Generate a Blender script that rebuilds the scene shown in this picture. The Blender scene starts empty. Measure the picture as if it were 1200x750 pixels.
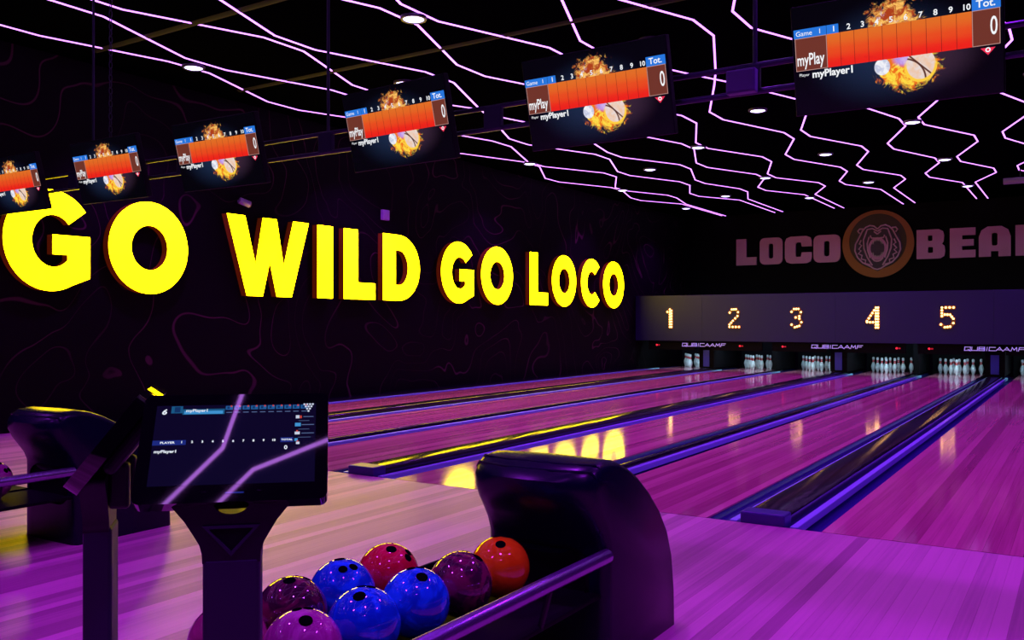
import bpy, bmesh, math, random
from mathutils import Vector, Matrix
R = math.radians
random.seed(7)
scene = bpy.context.scene
C = scene.collection

# ------------------------------------------------------------------ camera, world, exposure
cam_data = bpy.data.cameras.new('camera')
cam_data.sensor_width = 36.0
cam_data.lens = 1042.7 / 1200.0 * 36.0
cam_data.clip_start = 0.05
cam_data.clip_end = 200
cam = bpy.data.objects.new('camera', cam_data)
C.objects.link(cam)
cam.location = (0, 0, 1.273)
cam.rotation_euler = (R(90.165), 0, R(32.81))
scene.camera = cam

world = bpy.data.worlds.new('world')
scene.world = world
world.use_nodes = True
world.node_tree.nodes['Background'].inputs[0].default_value = (0.25, 0.08, 0.6, 1)
world.node_tree.nodes['Background'].inputs[1].default_value = 0.02

vs = scene.view_settings
vs.view_transform = 'Standard'
vs.look = 'None'
vs.gamma = 1.0
vs.exposure = 0.0
vs.use_curve_mapping = False

# strengths of the lights the place has
DOWN_W = 265.0                       # watts of one ceiling downlight, added ones included
DOWN_COL = (0.40, 0.015, 1.0)
STRIP_COL, STRIP_L = (0.60, 0.20, 1.0), 3.2
LETTER_COL, LETTER_L = (1.0, 0.70, 0.0), 11.5

# ------------------------------------------------------------------ dimensions (metres; x along the foul line, y down the lanes)
YF = 5.5745            # foul line
LW = 1.067             # lane width
XA = -1.718            # centre of the divider between lanes 5 and 6
WIDE, NARROW = 0.73, 0.52
PITCH = 2 * LW + WIDE + NARROW
YEND = 24.85
YMASK = 22.4
YBACK = 26.1
ZC = 4.5
XWALL = -10.42
XRIGHT = 2.0
YREAR = -3.4
LANE_X = {6: XA + WIDE/2 + LW/2, 5: XA - WIDE/2 - LW/2}
LANE_X[4] = LANE_X[5] - LW - NARROW
LANE_X[3] = LANE_X[4] - LW - WIDE
LANE_X[2] = LANE_X[3] - LW - NARROW
LANE_X[1] = LANE_X[2] - LW - WIDE
LANE_X[7] = LANE_X[6] + LW + NARROW
DIV_X = {'65': XA, '43': XA - PITCH, '21': XA - 2*PITCH,
         '54': (LANE_X[5] + LANE_X[4]) / 2, '32': (LANE_X[3] + LANE_X[2]) / 2,
         '76': (LANE_X[7] + LANE_X[6]) / 2}

# ------------------------------------------------------------------ materials
MATS = {}
class NT:
    def __init__(s, m):
        s.t = m.node_tree; s.n = s.t.nodes; s.l = s.t.links
    def put(s, sock, v):
        if isinstance(v, bpy.types.NodeSocket): s.l.new(v, sock)
        elif isinstance(v, (tuple, list)) and len(v) == 3 and sock.type == 'RGBA': sock.default_value = (*v, 1)
        else: sock.default_value = v
    def math(s, op, a, b=0.0, c=None):
        nd = s.n.new('ShaderNodeMath'); nd.operation = op
        s.put(nd.inputs[0], a); s.put(nd.inputs[1], b)
        if c is not None: s.put(nd.inputs[2], c)
        return nd.outputs[0]
    def smooth(s, v, a, b, lo=0.0, hi=1.0):
        nd = s.n.new('ShaderNodeMapRange'); nd.interpolation_type = 'SMOOTHSTEP'
        s.put(nd.inputs[0], v); s.put(nd.inputs[1], a); s.put(nd.inputs[2], b); s.put(nd.inputs[3], lo); s.put(nd.inputs[4], hi)
        return nd.outputs[0]
    def mix(s, f, a, b, mode='MIX'):
        nd = s.n.new('ShaderNodeMix'); nd.data_type = 'RGBA'; nd.blend_type = mode
        s.put(nd.inputs[0], f); s.put(nd.inputs[6], a); s.put(nd.inputs[7], b)
        return nd.outputs[2]
    def coords(s, scale=(1, 1, 1), loc=(0, 0, 0)):
        tc = s.n.new('ShaderNodeTexCoord'); mp = s.n.new('ShaderNodeMapping')
        s.l.new(tc.outputs['Object'], mp.inputs[0]); mp.inputs['Scale'].default_value = scale; mp.inputs['Location'].default_value = loc
        return mp.outputs[0]
    def xyz(s, v):
        nd = s.n.new('ShaderNodeSeparateXYZ'); s.l.new(v, nd.inputs[0]); return nd.outputs
    def noise(s, vec, scale=5.0, detail=3.0, rough=0.5, dist=0.0):
        nd = s.n.new('ShaderNodeTexNoise'); s.l.new(vec, nd.inputs['Vector'])
        nd.inputs['Scale'].default_value = scale; nd.inputs['Detail'].default_value = detail
        nd.inputs['Roughness'].default_value = rough; nd.inputs['Distortion'].default_value = dist
        return nd.outputs[0]
    def rand(s):
        return s.n.new('ShaderNodeObjectInfo').outputs['Random']

def mat(name, base=(0.5, 0.5, 0.5), rough=0.5, metal=0.0, emit=None, strength=0.0, ior=1.5, coat=0.0, coat_rough=0.05):
    if name in MATS: return MATS[name]
    m = bpy.data.materials.new(name); m.use_nodes = True
    b = m.node_tree.nodes['Principled BSDF']
    b.inputs['Base Color'].default_value = (*base, 1); b.inputs['Roughness'].default_value = rough
    b.inputs['Metallic'].default_value = metal; b.inputs['IOR'].default_value = ior
    b.inputs['Coat Weight'].default_value = coat; b.inputs['Coat Roughness'].default_value = coat_rough
    if emit:
        b.inputs['Emission Color'].default_value = (*emit, 1); b.inputs['Emission Strength'].default_value = strength
    MATS[name] = m
    return m
def bsdf(m): return m.node_tree.nodes['Principled BSDF']

def wood(name, c_lo, c_hi, rough, bump=0.02):
    m = mat(name, c_hi, rough); n = NT(m); b = bsdf(m)
    r = n.rand()
    off = n.n.new('ShaderNodeCombineXYZ'); n.put(off.inputs[0], n.math('MULTIPLY', r, 37.0)); n.put(off.inputs[1], n.math('MULTIPLY', r, 91.0))
    co = n.coords((1, 1, 1)); ad = n.n.new('ShaderNodeVectorMath'); n.l.new(co, ad.inputs[0]); n.l.new(off.outputs[0], ad.inputs[1])
    mp = n.n.new('ShaderNodeMapping'); n.l.new(ad.outputs[0], mp.inputs[0]); mp.inputs['Scale'].default_value = (60, 1.1, 1)
    grain = n.noise(mp.outputs[0], 1.0, 4.0, 0.55, 0.3)
    mp2 = n.n.new('ShaderNodeMapping'); n.l.new(ad.outputs[0], mp2.inputs[0]); mp2.inputs['Scale'].default_value = (4, 0.45, 1)
    patch = n.noise(mp2.outputs[0], 1.0, 1.0, 0.5)
    t = n.math('ADD', n.math('MULTIPLY', r, 0.62), n.math('ADD', n.math('MULTIPLY', grain, 0.55), n.math('MULTIPLY', patch, 0.5)))
    t = n.smooth(t, 0.35, 1.2)
    n.put(b.inputs['Base Color'], n.mix(t, c_lo, c_hi))
    bp = n.n.new('ShaderNodeBump'); bp.inputs['Strength'].default_value = bump; bp.inputs['Distance'].default_value = 0.002
    n.l.new(grain, bp.inputs['Height']); n.l.new(bp.outputs[0], b.inputs['Normal'])
    return m

def striped(name, c_lo, c_hi, rough, w):
    """wood of boards too far off to part, with the same board width"""
    m = mat(name, c_hi, rough); n = NT(m); b = bsdf(m)
    co = n.coords(); x, y, z = n.xyz(co)
    k = n.math('FLOOR', n.math('DIVIDE', x, w))
    wn = n.n.new('ShaderNodeTexWhiteNoise'); wn.noise_dimensions = '1D'; n.put(wn.inputs['W'], k)
    g = n.noise(n.coords((50, 1.0, 1)), 1.0, 4.0)
    t = n.smooth(n.math('ADD', n.math('MULTIPLY', wn.outputs[0], 0.6), n.math('MULTIPLY', g, 0.7)), 0.2, 1.1)
    n.put(b.inputs['Base Color'], n.mix(t, c_lo, c_hi))
    return m

M_APP = wood('maple_approach', (0.40, 0.14, 0.24), (0.78, 0.36, 0.48), 0.40)
M_LANE = wood('maple_lane', (0.46, 0.09, 0.18), (0.84, 0.25, 0.36), 0.085, 0.012)
M_LANE_FAR = striped('maple_lane_outside', (0.46, 0.09, 0.18), (0.84, 0.25, 0.36), 0.085, LW/16)
M_SUB = mat('dark_subfloor', (0.012, 0.008, 0.012), 0.7)
M_CEIL = mat('black_ceiling', (0.0009, 0.0009, 0.0016), 0.9)
M_BLACKWALL = mat('black_wall_paint', (0.006, 0.005, 0.0065), 0.75)
for _m in (M_CEIL, M_BLACKWALL): bsdf(_m).inputs['Specular IOR Level'].default_value = 0.0
M_GLOSSBLACK = mat('black_gloss_plastic', (0.010, 0.008, 0.016), 0.16, coat=0.5)
M_HOOD = mat('black_moulded_hood', (0.003, 0.005, 0.018), 0.27); bsdf(M_HOOD).inputs['Specular IOR Level'].default_value = 0.27
M_SATIN = mat('black_satin_metal', (0.007, 0.007, 0.010), 0.45); bsdf(M_SATIN).inputs['Specular IOR Level'].default_value = 0.3
M_COLUMN = mat('navy_black_column', (0.008, 0.016, 0.032), 0.5)
M_GUTTER = mat('navy_gutter_plastic', (0.035, 0.028, 0.20), 0.16)
M_CAP = mat('black_capping', (0.012, 0.010, 0.02), 0.14)
M_NOSE = mat('navy_cap_nose', (0.045, 0.035, 0.20), 0.3)
M_RAIL = mat('pale_bumper_rail', (0.42, 0.75, 1.0), 0.25)
M_TUBE = mat('violet_steel_tube', (0.35, 0.28, 0.50), 0.26, metal=0.85)
M_MASK = mat('violet_masking_board', (0.015, 0.021, 0.080), 0.6)
M_PIT = mat('black_pit', (0.0025, 0.0022, 0.0035), 0.7); bsdf(M_PIT).inputs['Specular IOR Level'].default_value = 0.12
M_BLUE = mat('blue_door_panel', (0.06, 0.08, 0.55), 0.4)
M_PIN = mat('white_pin', (0.80, 0.86, 0.88), 0.22, coat=0.4)
M_PINRED = mat('red_pin_stripe', (0.75, 0.04, 0.05), 0.25)
M_STEEL = mat('dark_steel', (0.05, 0.045, 0.10), 0.35, metal=0.6)
M_WHITE_EMIT = mat('white_screen_text', (0, 0, 0), 0.4, emit=(0.95, 0.97, 1), strength=0.95)
M_LED = mat('violet_led_strip', (0.3, 0.2, 0.4), 0.4, emit=STRIP_COL, strength=STRIP_L)
M_LENS = mat('downlight_lens', (0.5, 0.5, 0.6), 0.3, emit=(0.55, 0.45, 1.0), strength=6.0)
M_RIM = mat('downlight_rim', (0.06, 0.05, 0.10), 0.4)
M_YELLOW = mat('yellow_lit_acrylic', (0.8, 0.7, 0.02), 0.35, emit=LETTER_COL, strength=LETTER_L)
M_RETURN = mat('orange_letter_edge', (0.20, 0.035, 0.003), 0.5, emit=(1.0, 0.10, 0.0), strength=0.045)
M_BULB = mat('warm_bulb', (0.9, 0.8, 0.6), 0.3, emit=(1.0, 0.52, 0.13), strength=4.5)
M_DIGIT = mat('amber_digit_channel', (0.35, 0.16, 0.03), 0.5)
M_SIGNPINK = mat('mauve_sign_letter', (0.56, 0.21, 0.46), 0.55)
M_RED = mat('red_indicator', (0.2, 0, 0), 0.4, emit=(1.0, 0.02, 0.05), strength=1.6)
M_MAKER = mat('lilac_maker_lettering', (0.5, 0.4, 0.7), 0.4, emit=(0.42, 0.30, 0.85), strength=0.55)

# ------------------------------------------------------------------ mesh helpers
def box(bm, x0, x1, y0, y1, z0, z1):
    v = [bm.verts.new(p) for p in ((x0,y0,z0),(x1,y0,z0),(x1,y1,z0),(x0,y1,z0),(x0,y0,z1),(x1,y0,z1),(x1,y1,z1),(x0,y1,z1))]
    for f in ((3,2,1,0),(4,5,6,7),(0,1,5,4),(1,2,6,5),(2,3,7,6),(3,0,4,7)):
        bm.faces.new([v[i] for i in f])
    return v
def new_box(*a, bevel=0.0, seg=2):
    bm = bmesh.new(); box(bm, *a)
    if bevel: bmesh.ops.bevel(bm, geom=list(bm.edges), offset=bevel, segments=seg, profile=0.5, affect='EDGES')
    return bm
def tube(bm, pts, r, seg=10, caps=True):
    pts = [Vector(p) for p in pts]; rings = []
    for i, p in enumerate(pts):
        t = (pts[min(i+1, len(pts)-1)] - pts[max(i-1, 0)]).normalized()
        a = Vector((0,0,1)) if abs(t.z) < 0.9 else Vector((1,0,0))
        u = t.cross(a).normalized(); w = u.cross(t).normalized()
        rr = r[i] if isinstance(r, (list, tuple)) else r
        rings.append([bm.verts.new(p + rr*(math.cos(2*math.pi*k/seg)*u + math.sin(2*math.pi*k/seg)*w)) for k in range(seg)])
    for a, b in zip(rings, rings[1:]):
        for k in range(seg): bm.faces.new((a[k], a[(k+1) % seg], b[(k+1) % seg], b[k]))
    if caps:
        bm.faces.new(list(reversed(rings[0]))); bm.faces.new(rings[-1])
def lathe(bm, prof, seg=20, cap0=True, cap1=True):
    rings = [[bm.verts.new((r*math.cos(2*math.pi*k/seg), r*math.sin(2*math.pi*k/seg), z)) for k in range(seg)] for r, z in prof]
    for a, b in zip(rings, rings[1:]):
        for k in range(seg): bm.faces.new((a[k], a[(k+1) % seg], b[(k+1) % seg], b[k]))
    if cap0: bm.faces.new(list(reversed(rings[0])))
    if cap1: bm.faces.new(rings[-1])
def extrude_profile(bm, prof, y0, y1, closed=False, caps=False):
    """profile of (x, z) pairs swept along y"""
    a = [bm.verts.new((x, y0, z)) for x, z in prof]; b = [bm.verts.new((x, y1, z)) for x, z in prof]
    k = len(prof)
    for i in range(k if closed else k - 1):
        j = (i + 1) % k
        bm.faces.new((a[i], a[j], b[j], b[i]))
    if caps:
        bm.faces.new(list(reversed(a))); bm.faces.new(b)
def to_mesh(bm, name, smooth=False):
    bmesh.ops.recalc_face_normals(bm, faces=list(bm.faces))
    me = bpy.data.meshes.new(name); bm.to_mesh(me); bm.free()
    if smooth:
        for p in me.polygons: p.use_smooth = True
        try: me.set_sharp_from_angle(angle=R(38))
        except Exception: pass
    return me
def link(name, data, parent=None, loc=(0,0,0), rot=(0,0,0)):
    o = bpy.data.objects.new(name, data); C.objects.link(o)
    o.location = loc; o.rotation_euler = rot
    if parent: o.parent = parent
    return o
def obj(name, bm, m, parent=None, loc=(0,0,0), rot=(0,0,0), smooth=False):
    me = bm if isinstance(bm, bpy.types.Mesh) else to_mesh(bm, name, smooth)
    me.materials.clear(); me.materials.append(m)
    return link(name, me, parent, loc, rot)
def tag(o, label, cat, group=None):
    o['label'] = label; o['category'] = cat
    if group: o['group'] = group
    return o
def thing(name, label, cat, loc=(0,0,0), rot=(0,0,0), group=None):
    o = link(name, None, None, loc, rot); o.empty_display_size = 0.1
    return tag(o, label, cat, group)
def struct(o, label=None):
    o['kind'] = 'structure'
    if label: o['label'] = label
    return o
def copy_tree(o, parent=None):
    c = o.copy(); C.objects.link(c); c.parent = parent
    for ch in list(o.children): copy_tree(ch, c)
    return c
NUM = ['zero', 'one', 'two', 'three', 'four', 'five', 'six', 'seven']
ORD = ['first', 'second', 'third', 'fourth', 'fifth', 'sixth', 'seventh', 'eighth', 'ninth', 'tenth', 'eleventh', 'twelfth', 'thirteenth']

def shape_mesh(name, loops, depth, offset=0.0):
    """filled outline (outer loops and holes) in local xy, from z = 0 to z = depth"""
    cu = bpy.data.curves.new(name, 'CURVE'); cu.dimensions = '2D'; cu.fill_mode = 'BOTH'; cu.extrude = depth/2
    for L in loops:
        sp = cu.splines.new('POLY'); sp.points.add(len(L) - 1); sp.use_cyclic_u = True
        for p, (x, y) in zip(sp.points, L): p.co = (x, y, 0, 1)
    t = bpy.data.objects.new('tmp', cu); me = bpy.data.meshes.new_from_object(t)
    bpy.data.objects.remove(t); bpy.data.curves.remove(cu)
    for v in me.vertices: v.co.z += depth/2 + offset
    me.name = name
    return me
def text_mesh(body, size, x=0.0, y=0.0, z=0.0, align='LEFT', sx=1.0, bold=0.0, shear=0.0):
    cu = bpy.data.curves.new('text', 'FONT'); cu.body = body; cu.size = size; cu.align_x = align; cu.align_y = 'CENTER'
    cu.offset = bold; cu.shear = shear; cu.resolution_u = 3
    t = bpy.data.objects.new('tmp', cu); me = bpy.data.meshes.new_from_object(t)
    bpy.data.objects.remove(t); bpy.data.curves.remove(cu)
    for v in me.vertices: v.co = (v.co.x*sx + x, v.co.y + y, z)
    return me
def join_meshes(name, meshes):
    bm = bmesh.new()
    for me in meshes:
        bm.from_mesh(me); bpy.data.meshes.remove(me)
    me = bpy.data.meshes.new(name); bm.to_mesh(me); bm.free()
    return me
def arc(cx, cy, rx, ry, a0, a1, n=28, p=2.0):
    out = []
    for i in range(n + 1):
        a = R(a0 + (a1 - a0)*i/n); c, s = math.cos(a), math.sin(a)
        out.append((cx + rx*math.copysign(abs(c)**(2/p), c), cy + ry*math.copysign(abs(s)**(2/p), s)))
    return out
def split_faces(me, test):
    """take the polygons that pass test out of a mesh into one of their own"""
    a, b = bmesh.new(), bmesh.new(); a.from_mesh(me); b.from_mesh(me)
    fa = [f for f in a.faces if test(f)]; bmesh.ops.delete(a, geom=fa, context='FACES')
    b.faces.ensure_lookup_table(); fb = [f for f in b.faces if not test(f)]; bmesh.ops.delete(b, geom=fb, context='FACES')
    m2 = bpy.data.meshes.new(me.name); b.to_mesh(m2); a.to_mesh(me); a.free(); b.free()
    return me, m2

# ------------------------------------------------------------------ the room
def slab(name, *a, m=M_BLACKWALL): return struct(obj(name, new_box(*a), m))
floor = struct(obj('floor', new_box(XWALL, XRIGHT, YREAR, YBACK, -0.30, -0.125), M_SUB), 'dark floor structure below the lanes')
slab('ceiling', XWALL - 0.2, XRIGHT + 0.2, YREAR - 0.2, YBACK + 0.2, ZC, ZC + 0.15, m=M_CEIL)
slab('wall_right', XRIGHT, XRIGHT + 0.15, YREAR, YBACK, -0.3, ZC)
slab('wall_rear', XWALL - 0.2, XRIGHT + 0.15, YREAR - 0.15, YREAR, -0.3, ZC)
wb = slab('wall_back', XWALL - 0.2, XRIGHT + 0.15, YBACK, YBACK + 0.15, -0.3, ZC)
wb['label'] = 'black back wall carrying the mauve lettering'

m = mat('contour_wall', (0.012, 0.008, 0.018), 0.6)         # black paint with printed contour lines
n = NT(m)
co = n.coords((1, 1, 1))
h1 = n.noise(co, 0.55, 1.6, 0.42, 0.5)
fr = n.math('PINGPONG', n.math('MULTIPLY', h1, 13.0), 0.5)
ln = n.smooth(fr, 0.012, 0.040, 1.0, 0.0)
fade = n.smooth(n.noise(n.coords((1, 1, 1), (9, 3, 4)), 0.5, 1.0), 0.40, 0.56, 0.3, 1.0)
n.put(bsdf(m).inputs['Base Color'], n.mix(n.math('MULTIPLY', ln, fade), (0.0035, 0.0025, 0.0035), (0.085, 0.032, 0.046)))
bsdf(m).inputs['Specular IOR Level'].default_value = 0.12
struct(obj('wall_left', new_box(XWALL - 0.2, XWALL, YREAR, YBACK, -0.3, ZC), m), 'black side wall printed with faint contour lines')

# ------------------------------------------------------------------ approach and lanes, board by board
BW = LW / 16
def board_mesh(w, length, h=0.03):
    bm = bmesh.new(); g = 0.0004
    box(bm, g, w - g, 0, length, -h, 0)
    return to_mesh(bm, 'board')
approach = struct(obj('floor', new_box(XWALL, XRIGHT, YREAR, YF - 0.012, -0.125, -0.03), M_SUB), 'pale boarded bowling approach before the foul line')
nb = round((XRIGHT - XWALL) / BW); bw = (XRIGHT - XWALL) / nb
bmesh_app = board_mesh(bw, YF - 0.012 - YREAR); bmesh_app.materials.append(M_APP)
for i in range(nb):
    link('board', bmesh_app, approach, (XWALL + i*bw, YREAR, 0))
lane_mesh = board_mesh(BW, YEND - YF); lane_mesh.materials.append(M_LANE)
for k in range(1, 8):
    x0 = LANE_X[k] - LW/2
    if k == 7:
        struct(obj('floor', new_box(x0, x0 + LW, YF, YEND, -0.12, 0), M_LANE_FAR), 'further lane past the right edge')
        continue
    ln = tag(obj('bowling_lane', new_box(x0, x0 + LW, YF, YEND, -0.12, -0.03), M_SUB),
             'glossy boarded lane running to the pins under bulb number ' + NUM[k] if k < 6 else
             'glossy boarded lane at the right edge, right of the nearest black divider', 'lane', 'bowling lanes')
    for i in range(16):
        link('board', lane_mesh, ln, (x0 + i*BW, YF, 0))
struct(obj('trim_1', new_box(XWALL, XRIGHT, YF - 0.011, YF - 0.001, -0.1, -0.002), M_SUB), 'dark foul line joint')

# ------------------------------------------------------------------ lane dividers: gutters, rails, capping
def gutter_mesh(xi, xo):
    """half-round channel from xi to xo"""
    bm = bmesh.new(); prof = []
    cx, r = (xi + xo)/2, abs(xo - xi)/2
    for i in range(13):
        a = math.pi*i/12
        prof.append((cx - (xo - xi)/2*math.cos(a), -0.012 - 0.085*math.sin(a)**0.8))
    prof = [(xi, -0.012)] + prof[1:-1] + [(xo, -0.012)]
    outer = [(x, z - 0.008) for x, z in reversed(prof)]
    extrude_profile(bm, prof + outer, YF, YEND, closed=True, caps=True)
    return bm
def divider(x, w, between, label):
    t = thing('lane_divider', label, 'lane divider', (x, 0, 0), group='dividers between the lanes')
    half = w/2; ch = 0.135 if w > 0.6 else 0.03
    for s in (-1, 1):
        obj('gutter', gutter_mesh(s*ch, s*half), M_GUTTER, t, smooth=True)
        rx = ch + 0.058 if w > 0.6 else ch + 0.045
        bm = new_box(-0.024, 0.024, YF + 0.02, YMASK + 0.9, -0.05, 0.004, bevel=0.006)
        obj('bumper_rail', bm, M_RAIL, t, (s*rx, 0, 0))
    zt = 0.062 if w > 0.6 else 0.035
    bm = bmesh.new()
    e = min(0.03, ch*0.5)
    prof = [(-ch, -0.10), (-ch, zt - 0.02), (-ch + e*0.4, zt - 0.006), (-ch + e, zt), (ch - e, zt), (ch - e*0.4, zt - 0.006), (ch, zt - 0.02), (ch, -0.10)]
    extrude_profile(bm, prof, YF + (0.02 if w > 0.6 else 0), YEND, closed=True, caps=True)
    obj('capping', bm, M_CAP, t, smooth=True)
    if w > 0.6:
        obj('cap_nose', new_box(-ch - 0.006, ch + 0.006, YF - 0.004, YF + 0.16, -0.02, zt + 0.008, bevel=0.012), M_NOSE, t)
    return t
divider(DIV_X['65'], WIDE, '65', 'widest black divider with navy nose, nearest the camera, right of lane five')
divider(DIV_X['54'], NARROW, '54', 'narrow dark divider between lanes four and five, behind the ball return hood')
divider(DIV_X['43'], WIDE, '43', 'black capped divider with navy nose between lanes three and four')
divider(DIV_X['32'], NARROW, '32', 'narrow dark divider between lanes two and three')
divider(DIV_X['21'], WIDE, '21', 'black capped divider between lanes one and two')
divider(DIV_X['76'], NARROW, '76', 'narrow dark divider cut by the right picture edge')
# gutter between lane 1 and the lettered wall
xl = LANE_X[1] - LW/2
t = thing('wall_gutter', 'dark gutter with blue rail between lane one and the lettered wall', 'gutter', (0, 0, 0))
obj('gutter', gutter_mesh(xl - 0.235, xl), M_GUTTER, t, smooth=True)
obj('bumper_rail', new_box(-0.024, 0.024, YF + 0.02, YMASK + 0.9, -0.05, 0.004, bevel=0.006), M_RAIL, t, (xl - 0.19, 0, 0))
obj('capping', new_box(XWALL + 0.002, xl - 0.235, YF, YMASK, -0.10, 0.03), M_CAP, t)

# ------------------------------------------------------------------ masking units and pits
mask_edges = [XWALL + 0.02, DIV_X['21'], DIV_X['43'], DIV_X['65'], DIV_X['65'] + PITCH]
for i, (a, b) in enumerate(zip(mask_edges, mask_edges[1:])):
    lab = ['violet masking board carrying the lit number one beside the lettered wall', 'violet masking board carrying lit numbers two and three',
           'violet masking board carrying lit numbers four and five', 'violet masking board at the right picture edge'][i]
    t = thing('masking_unit', lab, 'masking board', (a, YMASK, 0), group='masking boards above the pins')
    obj('panel', new_box(0.0008, b - a - 0.0008, 0, 0.06, 0.785, 2.0, bevel=0.004), M_MASK, t)
    obj('top_return', new_box(0.0008, b - a - 0.0008, 0.06, 1.9, 1.96, 2.0), M_BLACKWALL, t)
for k in range(1, 8):
    x = LANE_X[k]
    t = thing('pin_deck_housing', 'black pinsetter front above the pins of lane ' + NUM[k] if k < 6 else
              ('black pinsetter front at the right picture edge' if k == 6 else 'black pinsetter front beyond the right picture edge'),
              'pinsetter', (x, YMASK + 0.09, 0), group='pinsetter fronts under the masking')
    obj('fascia', new_box(-LW/2 - 0.13, LW/2 + 0.13, 0, 0.05, 0.545, 0.785, bevel=0.003), M_PIT, t)
    obj('pit_curtain', new_box(-LW/2 - 0.13, LW/2 + 0.13, YEND - YMASK - 0.09 + 0.03, YEND - YMASK - 0.05, -0.12, 0.9), M_PIT, t)
    lamp = bpy.data.lights.new('pin_deck_lamp', 'AREA'); lamp.shape = 'RECTANGLE'; lamp.size = 0.95; lamp.size_y = 0.06
    lamp.energy = 12.0; lamp.color = (0.50, 0.82, 1.0)
    lo = link('pin_deck_lamp', lamp, t, (0, 0.42, 0.735)); lo.rotation_euler = (R(50), 0, 0)
    obj('lamp_bar', new_box(-0.5, 0.5, 0.36, 0.40, 0.74, 0.78), M_PIT, t)
for key, x in DIV_X.items():
    wide = key in ('65', '43', '21')
    names = {'65': 'to the right of lane five', '54': 'between lanes four and five', '43': 'between lanes three and four', '32': 'between lanes two and three',
             '21': 'between lanes one and two', '76': 'past the right picture edge'}[key]
    t = thing('kickback_wall', 'black kickback partition beside the pins ' + names, 'partition', (x, YMASK, 0), group='kickback partitions')
    hw = 0.20 if wide else 0.06
    y0 = 0.32 if wide else 0.75
    obj('partition', new_box(-hw, hw, y0, YEND - YMASK, 0.066 if wide else 0.04, 0.78), M_PIT, t)
    if wide:
        obj('ball_door', new_box(-0.085, 0.085, y0 - 0.02, y0, 0.10, 0.54, bevel=0.006), M_BLUE, t)
for i, (x, nm) in enumerate([(LANE_X[1] - 0.42, 'left of lane one'), (LANE_X[2] + 0.09, 'above lane two'), (LANE_X[3] - 0.4, 'above lane three on its left'),
               (LANE_X[4] + 0.47, 'above lane four on its right'), (LANE_X[5] - 0.42, 'above lane five on its left')]):
    t = thing('indicator_lamp', 'tiny red indicator lamp on the pinsetter front ' + nm, 'indicator', (x, YMASK + 0.085, 0.668), group='red indicators')
    bm = bmesh.new(); lathe(bm, [(0.024, 0), (0.024, 0.01), (0.014, 0.018)], 12)
    obj('lens', bm, M_RED, t, rot=(R(90), 0, 0))
    obj('bezel', new_box(0.035, 0.085, -0.006, 0, -0.016, 0.016, bevel=0.003), mat('dim_red_lens', (0.3, 0.01, 0.02), 0.4, emit=(1, 0.02, 0.05), strength=0.35), t)

# maker's name on the pinsetter fronts, drawn as wide strokes
def stroke_text(word, h, w, gap, r, slant=0.0):
    G = {'Q': [[(0,0),(1,0),(1,1),(0,1),(0,0)], [(0.6,0.3),(1.05,-0.15)]], 'U': [[(0,1),(0,0),(1,0),(1,1)]],
         'B': [[(0,0),(1,0),(1,0.45),(0,0.5),(0,0)], [(0,0.5),(0.95,0.55),(0.95,1),(0,1),(0,0.5)]], 'I': [[(0.5,0),(0.5,1)]],
         'C': [[(1,1),(0,1),(0,0),(1,0)]], 'A': [[(-0.05,0),(0.5,1),(1.05,0)], [(0.3,0.3),(0.75,0.3)]], 'M': [[(0,0),(0.15,1),(0.5,0.3),(0.85,1),(1,0)]],
         'F': [[(0,0),(0.1,1),(1.05,1)], [(0.1,0.5),(0.85,0.5)]]}
    bm = bmesh.new(); x = 0
    for chx in word:
        cw = w*0.3 if chx == 'I' else w
        for ln in G[chx]:
            for p, q in zip(ln, ln[1:]):
                a = Vector((x + p[0]*cw + slant*p[1]*h, p[1]*h)); b = Vector((x + q[0]*cw + slant*q[1]*h, q[1]*h))
                d = (b - a).normalized()*r; nrm = Vector((-d.y, d.x)); a = a - d; b = b + d
                bm.faces.new([bm.verts.new((*v, 0)) for v in (a - nrm, b - nrm, b + nrm, a + nrm)])
        x += cw + gap
    return bm, x - gap
for key, nm in (('21', 'above the divider of lanes one and two'), ('43', 'above the divider of lanes three and four'), ('65', 'cut by the right picture edge')):
    bm, wid = stroke_text('QUBICAAMF', 0.075, 0.115, 0.028, 0.0085, 0.12)
    t = tag(obj('maker_lettering', bm, M_MAKER, None, (DIV_X[key] - wid/2, YMASK + 0.087, 0.645), (R(90), 0, 0)),
            'lilac QUBICAAMF lettering on the black pinsetter front ' + nm, 'lettering', 'maker lettering')

# lane numbers made of bulbs
def spread(pts, step):
    out = []
    for a, b in zip(pts, pts[1:]):
        L = math.hypot(b[0]-a[0], b[1]-a[1]); k = max(1, round(L/step))
        for i in range(k): out.append((a[0] + (b[0]-a[0])*i/k, a[1] + (b[1]-a[1])*i/k))
    out.append(pts[-1])
    return out
DIG = {1: [[(-0.07, 0.17), (0.0, 0.235), (0.0, -0.235)], [(0.045, 0.2), (0.045, -0.235)]],
       2: [[(-0.115, 0.14), (-0.06, 0.22), (0.05, 0.225), (0.105, 0.15), (0.09, 0.05), (-0.03, -0.07), (-0.12, -0.17), (-0.12, -0.23), (0.13, -0.23)]],
       3: [[(-0.12, 0.15), (-0.06, 0.22), (0.05, 0.22), (0.11, 0.14), (0.07, 0.04), (-0.02, 0.01)], [(0.07, -0.02), (0.12, -0.11), (0.07, -0.2), (-0.04, -0.235), (-0.12, -0.17)]],
       4: [[(0.06, -0.235), (0.06, 0.235), (-0.14, -0.08), (-0.14, -0.11), (0.06, -0.11)], [(0.105, -0.235), (0.105, 0.235)]],
       5: [[(0.13, 0.225), (-0.11, 0.225), (-0.11, 0.03)], [(-0.05, 0.065), (0.06, 0.06), (0.125, -0.03), (0.125, -0.13), (0.06, -0.21), (-0.05, -0.225), (-0.13, -0.16)]]}
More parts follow.
